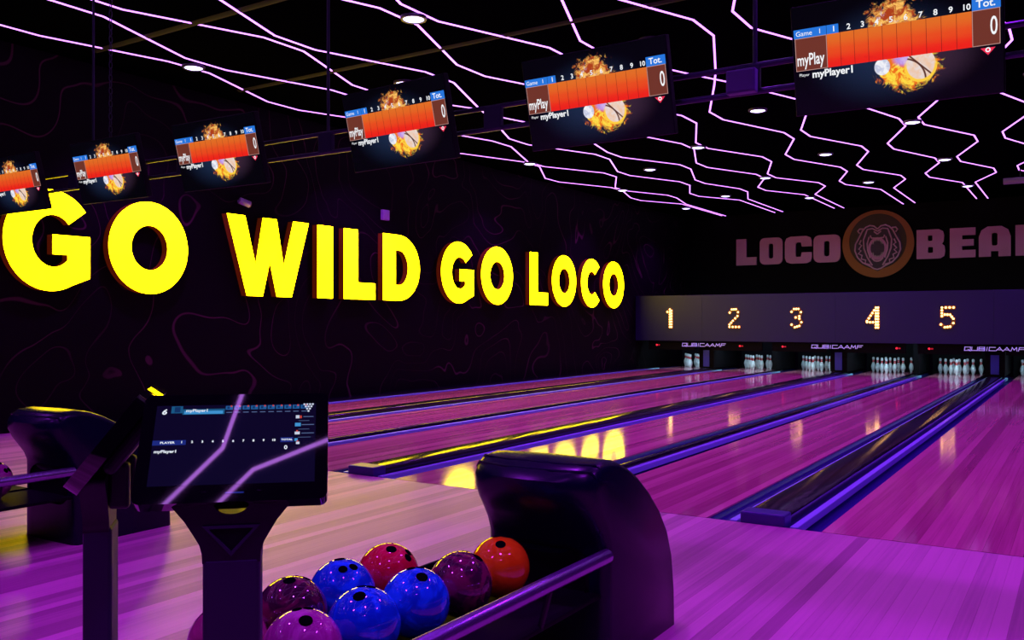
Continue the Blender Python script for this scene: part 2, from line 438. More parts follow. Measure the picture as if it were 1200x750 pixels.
bm = bmesh.new(); lathe(bm, [(0.020, 0), (0.0255, 0.008), (0.022, 0.022), (0.010, 0.030)], 10); bulb_me = to_mesh(bm, 'bulb', True); bulb_me.materials.append(M_BULB)
for d in range(1, 6):
    t = thing('lane_number', 'glowing numeral %s made of warm bulbs on the violet masking' % NUM[d], 'number sign', (LANE_X[d] - (0.03 if d > 1 else 0), YMASK - 0.002, 1.39), (R(90), 0, 0), 'bulb lane numbers')
    bm = bmesh.new()
    for st in DIG[d]:
        for p, q in zip(st, st[1:]):
            a, b = Vector((*p, 0)), Vector((*q, 0)); dv = (b - a).normalized()*0.040; nv = Vector((-dv.y, dv.x, 0)); a = a - dv; b = b + dv
            lo = [bm.verts.new(v) for v in (a - nv, b - nv, b + nv, a + nv)]; hi = [bm.verts.new(v.co + Vector((0, 0, 0.012))) for v in lo]
            bm.faces.new(hi); bm.faces.new(lo[::-1])
            for i in range(4): bm.faces.new((lo[i], lo[(i+1) % 4], hi[(i+1) % 4], hi[i]))
    obj('channel', bm, M_DIGIT, t)
    for st in DIG[d]:
        for (x, y) in spread(st, 0.072):
            link('bulb', bulb_me, t, (x, y, 0.012))

# ------------------------------------------------------------------ pins
PROF = [(0.026, 0.0), (0.0285, 0.006), (0.034, 0.03), (0.046, 0.065), (0.0565, 0.105), (0.0605, 0.125), (0.0575, 0.15), (0.048, 0.185), (0.034, 0.22),
        (0.0255, 0.245), (0.0232, 0.258), (0.0238, 0.28), (0.0285, 0.31), (0.0322, 0.342), (0.030, 0.362), (0.022, 0.375), (0.009, 0.381)]
bm = bmesh.new(); lathe(bm, PROF, 18); pin_me = to_mesh(bm, 'pin_body', True); pin_me.materials.append(M_PIN)
bm = bmesh.new(); lathe(bm, [(0.0272, 0.240), (0.0242, 0.258), (0.0245, 0.268)], 18, False, False)
lathe(bm, [(0.0252, 0.276), (0.0272, 0.292), (0.0282, 0.302)], 18, False, False); stripe_me = to_mesh(bm, 'neck_stripe', True); stripe_me.materials.append(M_PINRED)
POS = [['frontmost pin'], ['second row left pin', 'second row right pin'], ['third row left pin', 'third row middle pin', 'third row right pin'],
       ['back row far left pin', 'back row inner left pin', 'back row inner right pin', 'back row far right pin']]
for k in range(1, 7):
    for r in range(4):
        for j in range(r + 1):
            t = thing('bowling_pin', 'white %s with red neck stripes, %s' % (POS[r][j], 'under bulb numeral ' + NUM[k] if k < 6 else 'past the right edge'),
                      'bowling pin', (LANE_X[k] + (j - r/2)*0.3048, YF + 18.29 + 0.264*r, 0), group='pins on the decks')
            link('pin_body', pin_me, t); link('neck_stripe', stripe_me, t)

# ------------------------------------------------------------------ yellow channel letters on the side wall
LH = 1.17
def L_G(w, h):
    cx, rx, ry = w*0.52, w*0.52, h*0.515
    sx, ix = w*0.985, w*0.715
    ro = arc(cx, h/2, rx, ry, 38, 298, 44)
    a = math.degrees(math.acos((0.715 - 0.55)/0.24))
    inner = arc(w*0.55, h*0.495, w*0.24, h*0.265, 360 - a, 42, 34)
    return [ro + [(sx, h*0.125), (sx, h*0.56), (w*0.54, h*0.56), (w*0.54, h*0.36), (ix, h*0.36)] + inner]
def L_O(w, h): return [arc(w/2, h/2, w/2, h*0.515, 0, 354, 56), arc(w/2, h/2, w*0.228, h*0.25, 0, 352, 44)]
def L_C(w, h):
    cx, rx, ry = w*0.56, w*0.56, h*0.515
    return [arc(cx, h/2, rx, ry, 44, 316, 44) + arc(cx, h/2, rx - w*0.31, ry - h*0.27, 312, 48, 34)]
def L_L(w, h): return [[(0, 0), (w, 0), (w, h*0.24), (w*0.44, h*0.24), (w*0.44, h), (0, h)]]
def L_I(w, h): return [[(0, 0), (w, 0), (w, h), (0, h)]]
def L_D(w, h):
    o = [(0, 0)] + arc(w*0.42, h/2, w*0.58, h/2, -90, 90, 30) + [(0, h)]
    i = [(w*0.335, h*0.235)] + arc(w*0.42, h/2, w*0.25, h*0.265, -90, 90, 22) + [(w*0.335, h*0.765)]
    return [o, i]
def L_W(w, h):
    return [[(0, h), (w*0.225, 0), (w*0.415, 0), (w*0.5, h*0.44), (w*0.585, 0), (w*0.775, 0), (w, h), (w*0.795, h), (w*0.672, h*0.40), (w*0.585, h), (w*0.415, h), (w*0.328, h*0.40), (w*0.205, h)]]
FN = {'G': L_G, 'O': L_O, 'C': L_C, 'L': L_L, 'I': L_I, 'D': L_D, 'W': L_W}
SC = 10.28 / 10.78
WORD = [('G', 5.60, 6.72, 'letter G of the first GO, cut by a screen corner'), ('O', 6.96, 8.19, 'letter O of the first GO'),
        ('W', 8.88, 10.55, 'letter W of WILD'), ('I', 10.75, 11.11, 'letter I of WILD'), ('L', 11.38, 12.19, 'letter L of WILD'), ('D', 12.40, 13.47, 'letter D of WILD'),
        ('G', 14.15, 15.30, 'letter G of the second GO'), ('O', 15.55, 16.79, 'letter O of the second GO'),
        ('L', 17.52, 18.34, 'letter L of LOCO'), ('O', 18.54, 19.74, 'first letter O of LOCO'), ('C', 20.01, 21.05, 'letter C of LOCO'), ('O', 21.25, 22.50, 'last letter O of LOCO')]
for ch, y0, y1, lab in WORD:
    y0 *= SC; y1 *= SC
    t = thing('channel_letter', 'glowing yellow ' + lab + '', 'sign letter', (XWALL + 0.002, y0, 1.665), (R(90), 0, R(90)), 'yellow GO WILD GO LOCO letters')
    me = shape_mesh('shell', FN[ch](y1 - y0, LH), 0.115)
    me, face = split_faces(me, lambda f: f.normal.z > 0.9 and f.calc_center_median().z > 0.09)
    obj('shell', me, M_RETURN, t); face.name = 'face'; obj('face', face, M_YELLOW, t)

# ------------------------------------------------------------------ mauve sign and bear roundel on the back wall
S2 = 26.0 / 26.9
def rr(x0, x1, y0, y1, r, n=5):
    o = []
    for cx, cy, a in ((x1-r, y1-r, 0), (x0+r, y1-r, 90), (x0+r, y0+r, 180), (x1-r, y0+r, 270)):
        o += [(cx + r*math.cos(R(a + 90*i/n)), cy + r*math.sin(R(a + 90*i/n))) for i in range(n + 1)]
    return o
def chunky(ch, w, h):
    st = w*0.40
    if ch == 'L': return [[(0, 0), (w, 0), (w, h*0.30), (w*0.50, h*0.30), (w*0.50, h), (0, h)]]
    if ch == 'O': return [rr(0, w, 0, h, w*0.22), rr(w*0.40, w*0.60, h*0.22, h*0.78, w*0.08)]
    if ch == 'C':
        return [[(w*0.22, 0), (w*0.8, 0), (w*0.95, h*0.06), (w, h*0.2), (w, h*0.40), (w*0.63, h*0.40), (w*0.60, h*0.24), (w*0.42, h*0.24), (w*0.40, h*0.3), (w*0.40, h*0.72), (w*0.45, h*0.78), (w*0.60, h*0.78),
                 (w*0.63, h*0.62), (w, h*0.62), (w, h*0.8), (w*0.95, h*0.94), (w*0.8, h), (w*0.22, h), (w*0.06, h*0.94), (0, h*0.8), (0, h*0.2), (w*0.06, h*0.06)]]
    if ch == 'B':
        return [[(0, 0), (w*0.82, 0), (w*0.97, h*0.08), (w, h*0.25), (w*0.97, h*0.43), (w*0.88, h*0.5), (w*0.95, h*0.58), (w*0.97, h*0.78), (w*0.92, h*0.93), (w*0.78, h), (0, h)],
                rr(w*0.40, w*0.58, h*0.2, h*0.40, w*0.04), rr(w*0.40, w*0.56, h*0.61, h*0.80, w*0.04)]
    if ch == 'E':
        return [[(0, 0), (w, 0), (w, h*0.25), (w*0.48, h*0.25), (w*0.48, h*0.39), (w*0.93, h*0.39), (w*0.93, h*0.61), (w*0.48, h*0.61), (w*0.48, h*0.75), (w, h*0.75), (w, h), (0, h)]]
    if ch == 'A':
        return [[(0, 0), (w*0.38, 0), (w*0.38, h*0.18), (w*0.62, h*0.18), (w*0.62, 0), (w, 0), (w, h*0.66), (w*0.92, h*0.88), (w*0.72, h), (w*0.28, h), (w*0.08, h*0.88), (0, h*0.66)], rr(w*0.41, w*0.59, h*0.36, h*0.78, w*0.06)]
    if ch == 'R':
        return [[(0, 0), (w*0.38, 0), (w*0.38, h*0.3), (w*0.5, h*0.3), (w*0.6, 0), (w, 0), (w*0.9, h*0.35), (w, h*0.55), (w, h*0.8), (w*0.85, h), (0, h)], rr(w*0.40, w*0.58, h*0.55, h*0.8, w*0.05)]
ZL0, ZL1 = 1.273 + (3.04 - 1.273)*S2, 1.273 + (3.845 - 1.273)*S2
for ch, x0, x1, lab in (('L', -9.094, -8.467, 'letter L of LOCO'), ('O', -8.362, -7.675, 'first letter O of LOCO'), ('C', -7.599, -6.809, 'letter C of LOCO'), ('O', -6.760, -5.997, 'letter O of LOCO beside the bear'),
                        ('B', -3.955, -3.235, 'letter B of BEAR'), ('E', -3.119, -2.496, 'letter E of BEAR'), ('A', -2.414, -1.663, 'letter A of BEAR'), ('R', -1.554, -0.879, 'letter R of BEAR cut by the picture edge')):
    x0 *= S2; x1 *= S2
    tag(obj('wall_letter', shape_mesh('wall_letter', chunky(ch, x1 - x0, ZL1 - ZL0), 0.07), M_SIGNPINK, None, (x0, YBACK - 0.002, ZL0), (R(90), 0, 0)),
        'dim mauve block ' + lab + ' on the back wall', 'sign letter', 'mauve LOCO BEAR letters')
M_ROUND = mat('brown_roundel', (0.035, 0.013, 0.008), 0.5)
M_RING = mat('orange_ring', (0.30, 0.085, 0.018), 0.5)
M_BEARLINE = mat('bear_line_mauve', (0.62, 0.32, 0.50), 0.5)
M_BEARDARK = mat('bear_head_dark', (0.05, 0.025, 0.06), 0.6)  # flat dark fill of the emblem's head
cxe, cze = -4.979*S2, 1.273 + (3.517 - 1.273)*S2
t = thing('bear_roundel', 'round orange roaring bear emblem between LOCO and BEAR', 'emblem', (cxe, YBACK - 0.002, cze), (R(90), 0, 0))
RE = 0.93
obj('disc', shape_mesh('disc', [arc(0, 0, RE, RE, 0, 354, 60)], 0.04), M_ROUND, t)
obj('ring', shape_mesh('ring', [arc(0, 0, RE, RE*1.0, 0, 354, 60), arc(0.0, 0.07, RE*0.80, RE*0.82, 0, 354, 60)], 0.02, 0.04), M_RING, t)
E_ = lambda x, y: ((x - 400)/350*RE, (375 - y)/350*RE)
obj('head', shape_mesh('head', [[E_(*p) for p in ((400,215),(335,178),(270,205),(215,215),(210,250),(185,330),(160,410),(185,500),(240,575),(330,620),(400,660),(470,620),(560,575),(615,500),(640,410),(615,330),(590,250),(585,215),(530,205),(465,178))]], 0.02, 0.041), M_BEARDARK, t)
def ribbon(lines, r=0.016, z=0.066):
    bm = bmesh.new()
    for L in lines:
        tube(bm, [(*E_(*p), z) for p in L], r, 5)
    return bm
def mirror(lines): return lines + [[(800 - x, y) for x, y in L] for L in lines]
half = [[(400,222),(365,190),(325,182),(285,200),(250,240),(222,300)], [(222,300),(185,370),(178,440),(205,510),(255,565),(330,605)], [(225,260),(205,235),(225,212),(262,215)],
        [(400,245),(350,215),(300,222),(285,262)], [(290,250),(262,330),(268,420),(300,510),(350,598)], [(320,300),(300,370),(305,440),(330,520)],
        [(240,330),(222,370),(245,385),(215,425),(240,440),(212,470),(250,490),(240,525),(285,540),(280,575),(330,590)], [(330,285),(340,312),(400,318)], [(345,520),(370,548),(400,556)], [(365,245),(400,275)], [(330,605),(365,630),(400,640)]]
obj('bear_lines', ribbon(mirror(half), 0.021), M_BEARLINE, t)
obj('jaw', shape_mesh('jaw', [[((p[0])/350*RE, (p[1])/350*RE) for p in arc(0, -50, 92, 118, 0, 352, 36)], [((p[0])/350*RE, (p[1])/350*RE) for p in arc(0, -46, 68, 90, 0, 352, 36)]], 0.02, 0.055), M_SIGNPINK, t)
bm = bmesh.new()
for i in range(9):
    for sgn in (1, -1):
        x = -52 + 13*i; y = -46 + sgn*90*math.sqrt(max(0, 1 - (x/68)**2))
        tx, ty, hgt = x/350*RE, y/350*RE, 24/350*RE*(1.5 if i in (1, 7) else 0.8)
        bm.faces.new([bm.verts.new(v) for v in ((tx - 0.014, ty, 0.076), (tx + 0.014, ty, 0.076), (tx, ty - sgn*hgt, 0.076))])
obj('teeth', bm, mat('bear_teeth', (0.55, 0.42, 0.5), 0.5), t)

# ------------------------------------------------------------------ ceiling: zigzag LED strips and downlights
KS = 0.97
YK = [-3.35, -1.17, 0.90, 2.97, 5.05, 7.13, 9.24, 11.32, 13.42, 15.58, 17.62, 19.70, 21.6, 23.52]       # start of each straight, x 0.97 below
def alt(even, odd, fixes=()):
    xs = [even if (i % 2 == 0) else odd for i in range(len(YK))]
    for i, v in fixes: xs[i] = v
    return xs
# index 4 is the straight at y = 5.05
STRIPS = [
    alt(-10.30, -9.78, [(4, -10.17), (5, -9.8), (6, -10.33), (7, -9.80), (8, -10.33), (9, -9.76), (10, -10.45), (11, -9.8), (12, -10.17), (13, -9.5)]),
    alt(-9.0, -9.5, [(4, -8.92), (5, -9.46), (6, -9.01), (7, -9.5), (8, -9.08), (9, -9.65), (10, -8.95), (11, -9.69), (12, -9.12), (13, -9.38)]),
    alt(-8.58, -8.04, [(6, -8.61), (7, -7.95), (8, -7.54), (9, -7.83), (10, -7.17), (11, -7.63), (12, -7.21), (13, -7.62)]),
    alt(-7.32, -7.85, [(7, -8.0), (8, -8.71), (9, -8.10), (10, -8.61), (11, -8.01), (12, -8.51), (13, -7.85)]),
    alt(-6.80, -6.26, [(9, -6.30), (11, -6.20), (12, -6.75), (13, -6.13)]),
    alt(-5.42, -5.97, [(9, -6.02), (11, -5.94), (12, -5.30), (13, -5.86)]),
    alt(-5.0, -4.45, [(7, -4.25), (8, -3.6), (9, -4.12), (10, -3.54), (11, -4.05), (12, -3.5), (13, -3.97)]),
    alt(-3.6, -4.2, [(7, -4.22), (8, -4.96), (9, -4.41), (10, -4.96), (11, -4.38), (12, -4.83), (13, -4.27)]),
    alt(-3.08, -2.55, [(6, -3.16), (8, -2.98), (12, -2.99), (13, -2.45)]),
    alt(-1.65, -2.22, [(9, -2.26), (11, -2.15), (13, -2.18)]),
    alt(-1.21, -0.72, [(1, -0.585)]),
    alt(0.24, -0.40, [(1, -0.335)]),
    alt(0.60, 1.15),
]
STRIP_PTS = []
for i, xs in enumerate(STRIPS):
    pts = []; STRIP_PTS.append(pts)
    for k, (x, y) in enumerate(zip(xs, YK)):
        cross = k == 7 and i in (3, 6, 7)
        dx = {3: (0.11, -0.10), 6: (-0.17, 0.12), 7: (0.12, -0.13)}.get(i, (0, 0)) if cross else (0, 0)
        y1 = 26.78 if k == len(YK) - 1 else y + 0.635
        pts += [((x + dx[0])*KS, y*KS), ((x + dx[1])*KS, y1*KS)]
    if i == 11: pts[2] = (-0.335, -1.17*KS); pts[3] = (-0.335, -0.455)
    if i == 10: pts[2] = (-0.572, -1.17*KS); pts[3] = (-0.572, -0.47)
    bm = bmesh.new(); hw = 0.0120
    zt = ZC - 0.002 - 0.012*(i % 2); zb = zt - 0.009
    L, Rr = [], []
    for k, p in enumerate(pts):
        a = Vector(pts[max(0, k-1)]); b = Vector(pts[min(len(pts)-1, k+1)]); p = Vector(p)
        d1 = (p - a).normalized() if k else (b - p).normalized(); d2 = (b - p).normalized() if k < len(pts) - 1 else d1
        nn = (Vector((-d1.y, d1.x)) + Vector((-d2.y, d2.x))).normalized()
        L.append(p + nn*hw); Rr.append(p - nn*hw)
    vb = [(bm.verts.new((*l, zb)), bm.verts.new((*r, zb)), bm.verts.new((*r, zt)), bm.verts.new((*l, zt))) for l, r in zip(L, Rr)]
    for p, q in zip(vb, vb[1:]):
        for e in range(4): bm.faces.new((p[e], p[(e+1) % 4], q[(e+1) % 4], q[e]))
    bm.faces.new(vb[0]); bm.faces.new(vb[-1][::-1])
    where = 'the strip closest to the lettered wall' if i == 0 else '%s strip counted from the lettered wall' % ORD[i]
    tag(obj('light_strip', bm, M_LED), 'zigzag violet ceiling light strip, ' + where, 'light strip', 'zigzag ceiling light strips')

def seg_gap(px, py, pts):
    best = 9.0
    for a, b in zip(pts, pts[1:]):
        a, b, p = Vector(a), Vector(b), Vector((px, py)); d = b - a
        k = max(0.0, min(1.0, (p - a).dot(d)/d.length_squared)); best = min(best, (a + d*k - p).length)
    return best
bm = bmesh.new(); lathe(bm, [(0.02, 0.03), (0.02, 0.0535)], 12); stem_me = to_mesh(bm, 'stem', True); stem_me.materials.append(M_RIM)
bm = bmesh.new(); lathe(bm, [(0.108, 0.012), (0.112, 0.0), (0.135, 0.0), (0.14, 0.012), (0.14, 0.03)], 28, False, True); rim_me = to_mesh(bm, 'rim', True); rim_me.materials.append(M_RIM)
bm = bmesh.new(); lathe(bm, [(0.02, -0.008), (0.07, -0.005), (0.108, 0.006)], 28, True, False); lens_me = to_mesh(bm, 'lens', True); lens_me.materials.append(M_LENS)
cols = [(-9.65, [-1.0, 3.2, 7.4, 11.5, 15.65, 20.04, 24.2]), (-7.85, [1.1, 9.45, 13.6, 17.64, 22.4]), (-6.1, [-1.0, 7.5, 11.6, 15.9, 20.07, 23.9]),  # lamps short of the foul line are unseen, added to light the approach
        (-4.26, [1.1, 9.59, 13.63, 17.9, 22.0]), (-2.38, [-1.0, 3.2, 7.4, 11.6, 15.8, 19.77, 23.9]), (-0.55, [1.1, 5.4, 9.5, 13.6, 17.8, 22.0]), (1.3, [-1.0, 3.2, 7.4, 11.6])]  # last row is unseen, added to brighten the right of the approach
CN = ['the row along the lettered wall', 'the second row from the letters', 'the third row from the letters', 'the fourth row from the letters', 'the row above lane five', 'the row above lane six', 'the added row past the right edge']
lamp = bpy.data.lights.new('downlight_lamp', 'SPOT'); lamp.energy = DOWN_W; lamp.color = DOWN_COL; lamp.spot_size = R(112); lamp.spot_blend = 0.75; lamp.shadow_soft_size = 0.09
for (x, ys), cn in zip(cols, CN):
    for q, y in enumerate(sorted(ys, reverse=True)):
        t = thing('downlight', 'round violet downlight, %s from the back wall in %s' % (ORD[q], cn), 'ceiling light', (x*KS, y*KS, ZC - 0.0545), group='ceiling downlights')
        link('rim', rim_me, t); link('lens', lens_me, t)
        if all(seg_gap(x*KS, y*KS, P) > 0.05 for P in STRIP_PTS): link('stem', stem_me, t)
        link('downlight_lamp', lamp, t, (0, 0, -0.03))

# track spotlight by the back wall and dark ducts under the ceiling
t = thing('track_spotlight', 'grey cylindrical spotlight hanging under the ceiling at the right edge', 'spotlight', (-1.12, 20.9, 4.18))
bm = bmesh.new(); tube(bm, [(-0.30, 0, 0), (0.22, 0, 0)], 0.065, 14); obj('barrel', bm, mat('grey_spot_barrel', (0.35, 0.30, 0.4), 0.4), t, smooth=True)
bm = bmesh.new(); tube(bm, [(0.22, 0, 0), (0.235, 0, 0)], 0.055, 14); obj('lens', bm, M_LENS, t)
bm = bmesh.new(); tube(bm, [(0, 0, 0.06), (0, 0, ZC - 4.18)], 0.012, 8); obj('stem', bm, M_SATIN, t)
for i, (xa, ya, xb, yb, lab) in enumerate(((-4.9, 6.2, -9.9, 6.2, 'dark round duct crossing the ceiling above the leftmost screens'), (-2.2, 8.35, -9.9, 8.35, 'dark round duct crossing the ceiling behind the screens'))):
    bm = bmesh.new(); tube(bm, [(xa, ya, ZC - 0.02 + 0.09), (xb, yb, ZC - 0.02 + 0.09)], 0.09, 14)
    tag(obj('ceiling_duct', bm, mat('brown_black_duct', (0.003, 0.002, 0.002), 0.9), smooth=True), lab, 'duct')

# ------------------------------------------------------------------ screen rig over the approach
YR = 5.07
t = thing('screen_truss', 'dark violet twin pipe truss carrying the hanging score screens', 'truss', (0, YR, 0))
for z in (2.755, 2.605):
    bm = bmesh.new(); tube(bm, [(XWALL + 0.02, 0, z), (XRIGHT - 0.02, 0, z)], 0.017, 10); obj('pipe', bm, M_STEEL, t, smooth=True)
for x in (-9.3, -8.45, -6.75, -5.0, -3.42, -1.64, 0.2):
    obj('web_plate', new_box(x - 0.07, x + 0.07, -0.022, 0.022, 2.60, 2.76, bevel=0.006), M_STEEL, t)
for x, r in ((-4.98, 0.012), (-1.60, 0.014), (-8.12, 0.012), (1.2, 0.012)):
    bm = bmesh.new(); tube(bm, [(x, 0, 2.76), (x, 0, ZC - 0.061)], r, 8); obj('hanger_rod', bm, M_STEEL, t)
chain = []
ring_bm = bmesh.new()
for k in range(28):
    z = 2.815 + k*0.0615
    ang = R(90) if k % 2 else 0
    pts = [(0.016*math.cos(a)*math.cos(ang), 0.016*math.cos(a)*math.sin(ang), z + 0.036*math.sin(a)) for a in [2*math.pi*i/10 for i in range(11)]]
    tube(ring_bm, pts, 0.005, 5, False)
ch = tag(obj('hanging_chain', ring_bm, M_STEEL, None, (-7.84, YR, 0)), 'thin steel chain hanging from the ceiling onto the truss', 'chain')

SW, SH = 1.0, 0.565
m = mat('score_screen_picture', (0.004, 0.004, 0.008), 0.22); n = NT(m); b = bsdf(m)
x, y, z = n.xyz(n.coords())
def dist(cx, cy, sx=1.0, sy=1.0):
    return n.math('SQRT', n.math('ADD', n.math('POWER', n.math('DIVIDE', n.math('SUBTRACT', x, cx), sx), 2.0), n.math('POWER', n.math('DIVIDE', n.math('SUBTRACT', y, cy), sy), 2.0)))
glow = n.smooth(dist(-0.02, -0.02, 0.46, 0.30), 0.15, 1.0, 1.0, 0.0)
col = n.mix(glow, (0.001, 0.001, 0.002), (0.010, 0.022, 0.060))
warm = n.smooth(dist(0.16, -0.06, 0.30, 0.2), 0.2, 1.0, 0.8, 0.0)
col = n.mix(warm, col, (0.045, 0.018, 0.035))
nz = n.noise(n.coords((1, 1, 1)), 16.0, 5.0, 0.65, 1.8)
nz2 = n.noise(n.coords((1, 1, 1), (3, 7, 1)), 26.0, 4.0, 0.6, 1.0)
# flame crown above the bar
d1 = n.math('ADD', dist(0.0, 0.13, 0.135, 0.12), n.math('MULTIPLY', n.math('SUBTRACT', nz, 0.5), 1.7))
f1 = n.smooth(d1, 0.72, 1.02, 1.0, 0.0)
fire = n.mix(n.smooth(nz2, 0.40, 0.62), (0.42, 0.05, 0.01), (1.0, 0.55, 0.12))
fire = n.mix(n.smooth(nz, 0.56, 0.70), fire, (0.75, 0.70, 0.85))
col = n.mix(f1, col, fire)
# burning balls below the bar
d2 = n.math('ADD', dist(0.07, -0.10, 0.16, 0.13), n.math('MULTIPLY', n.math('SUBTRACT', nz, 0.5), 1.3))
f2 = n.smooth(d2, 0.72, 0.98, 1.0, 0.0)
fire2 = n.mix(n.smooth(nz2, 0.42, 0.6), (0.85, 0.16, 0.01), (1.0, 0.72, 0.06))
col = n.mix(f2, col, fire2)
purple = n.smooth(dist(0.055, -0.055, 0.07, 0.05), 0.5, 1.0, 0.9, 0.0)
col = n.mix(purple, col, n.mix(nz2, (0.25, 0.12, 0.75), (0.75, 0.55, 1.0)))
db = dist(0.128, -0.10, 0.072, 0.078)
ball = n.smooth(db, 0.96, 1.0, 1.0, 0.0)
seam = n.math('MINIMUM', n.math('ABSOLUTE', n.math('SUBTRACT', dist(0.04, -0.17, 0.11, 0.11), 1.0)), n.math('ABSOLUTE', n.math('SUBTRACT', n.math('MULTIPLY', n.math('ADD', x, y), 7.0), 0.19)))
ballcol = n.mix(n.smooth(seam, 0.02, 0.06, 1.0, 0.0), n.mix(n.smooth(nz2, 0.3, 0.7), (0.85, 0.55, 0.38), (0.80, 0.72, 0.72)), (0.10, 0.03, 0.02))
col = n.mix(ball, col, ballcol)
rimf = n.math('MULTIPLY', n.smooth(db, 0.86, 0.94), n.smooth(db, 1.05, 1.12, 1.0, 0.0))
col = n.mix(n.math('MULTIPLY', rimf, n.smooth(y, -0.06, -0.12)), col, (1.0, 0.62, 0.05))
base_ = n.smooth(dist(-0.055, -0.085, 0.040, 0.044), 0.9, 1.0, 1.0, 0.0)
col = n.mix(base_, col, n.mix(n.smooth(nz2, 0.4, 0.6), (0.55, 0.58, 0.75), (0.9, 0.9, 0.95)))
n.put(b.inputs['Emission Color'], col); b.inputs['Emission Strength'].default_value = 1.0
M_SCREEN = m
m = mat('score_bar_gradient', (0, 0, 0), 0.3); n = NT(m); b = bsdf(m)
x, y, z = n.xyz(n.coords())
g = n.noise(n.coords((3, 9, 1)), 2.0, 3.0)
tt = n.smooth(n.math('ADD', n.math('MULTIPLY', y, 6.0), n.math('MULTIPLY', n.math('SUBTRACT', g, 0.5), 0.35)), -0.45, 0.6)
n.put(b.inputs['Emission Color'], n.mix(tt, (0.88, 0.018, 0.01), (0.78, 0.17, 0.02))); b.inputs['Emission Strength'].default_value = 0.95
M_BAR = m
M_CELL = mat('brown_screen_cell', (0, 0, 0), 0.3, emit=(0.16, 0.035, 0.022), strength=1.0)
M_TAB = mat('blue_screen_tab', (0, 0, 0), 0.3, emit=(0.02, 0.18, 0.72), strength=1.0)
M_LINE = mat('dark_screen_line', (0, 0, 0), 0.3, emit=(0.18, 0.01, 0.01), strength=1.0)
M_PALE = mat('pale_screen_line', (0, 0, 0), 0.3, emit=(0.5, 0.28, 0.25), strength=1.0)
M_REDMARK = mat('red_screen_marker', (0, 0, 0), 0.3, emit=(0.85, 0.03, 0.09), strength=1.0)
def quads(rects, z=0.0):
    bm = bmesh.new()
    for x0, x1, y0, y1 in rects:
        bm.faces.new([bm.verts.new(p) for p in ((x0, y0, z), (x1, y0, z), (x1, y1, z), (x0, y1, z))])
    return bm
BY0, BY1 = -0.050, 0.122           # score bar
xL, xN, xT, xR = -0.49, -0.325, 0.365, 0.487
def make_screen():
    t = thing('score_screen', 'x', 'screen', group='hanging score screens')
    obj('housing', new_box(-SW/2 - 0.006, SW/2 + 0.006, -SH/2 - 0.006, SH/2 + 0.006, -0.055, -0.002, bevel=0.006), M_SATIN, t)
    obj('bracket', new_box(-0.12, 0.12, -0.09, 0.09, -0.085, -0.055), M_SATIN, t)
    sc = obj('screen', quads([(-SW/2, SW/2, -SH/2, SH/2)]), M_SCREEN, t)
    st = (xT - xN)/10
    obj('bar_backing', quads([(xN, xT, BY0, BY1)], 0.0006), M_LINE, sc)
    cell_me = None
    for i in range(10):
        if cell_me is None:
            cell_me = obj('frame_cell', quads([(0.0011, st - 0.0011, -0.086, 0.086)]), M_BAR, sc, (xN, 0.036, 0.001)).data
        else: link('frame_cell', cell_me, sc, (xN + st*i, 0.036, 0.001))
    w = 0.003
    for a, c in ((xL, xN), (xT, xR)):
        nm = 'name_cell' if a == xL else 'total_cell'
        obj(nm, quads([(a, c, BY0, BY1)], 0.001), M_CELL, sc)
        obj('cell_frame', shape_mesh('cell_frame', [[(a, BY0), (c, BY0), (c, BY1), (a, BY1)], [(a + w, BY0 + w), (c - w, BY0 + w), (c - w, BY1 - w), (a + w, BY1 - w)]], 0.0005, 0.0012), M_PALE, sc)
    for a, c, hh in ((xL - 0.004, xN, 0.046), (xN + 0.002, xN + 0.062, 0.046), (xT, xR + 0.003, 0.055)):
        obj('blue_tab', quads([(a, c, BY1, BY1 + hh)], 0.001), M_TAB, sc)
    T = [text_mesh('Game   1', 0.036, xL + 0.006, BY1 + 0.022, 0.003), text_mesh('Tot.', 0.050, (xT + xR)/2, BY1 + 0.027, 0.003, 'CENTER', 1.0, 0.0008),
         text_mesh('0', 0.125, xT + 0.095, 0.036, 0.003, 'CENTER', 0.55, 0.001), text_mesh('myPlay', 0.088, xL + 0.006, 0.005, 0.003, 'LEFT', 0.58, 0.0012),
         text_mesh('Player', 0.022, xL + 0.014, BY0 - 0.022, 0.003), text_mesh('myPlayer1', 0.052, xL + 0.082, BY0 - 0.026, 0.003, 'LEFT', 1.0, 0.0014)]
    for i in range(1, 11):
        T.append(text_mesh(str(i), 0.040, xN + st*(i - 0.5) + (0.01 if i > 1 else 0.004), BY1 + 0.022, 0.003, 'CENTER', 1.0, 0.0008))
    obj('screen_text', join_meshes('screen_text', T), M_WHITE_EMIT, sc)['kind'] = 'stuff'
    bm = bmesh.new(); bm.faces.new([bm.verts.new(p) for p in ((xT + 0.035, BY0 - 0.012, 0.003), (xT + 0.068, BY0 - 0.047, 0.003), (xT + 0.101, BY0 - 0.012, 0.003))])
    obj('red_marker', bm, M_REDMARK, sc)
    bm = bmesh.new(); lathe(bm, [(0.006, 0.004), (0.012, 0.004)], 12, False, False)
    obj('marker_dot', bm, M_WHITE_EMIT, sc, (xT + 0.068, BY0 - 0.022, 0))
    return t
proto = make_screen()
SCR = [(-0.835, 2.690, 2.0, 'largest hanging score screen, above lane six at the top right'), (-2.565, 2.680, -1.0, 'second largest hanging score screen, above lane five'),
       (-4.17, 2.690, -4.0, 'hanging score screen above lane four, third from the right'), (-6.12, 2.690, 1.5, 'hanging score screen above lane three, fourth from the right'),
       (-7.67, 2.695, 0.5, 'small hanging score screen above lane two, fifth from the right'), (-9.30, 2.695, 0.0, 'score screen cut by the left picture edge, above lane one')]
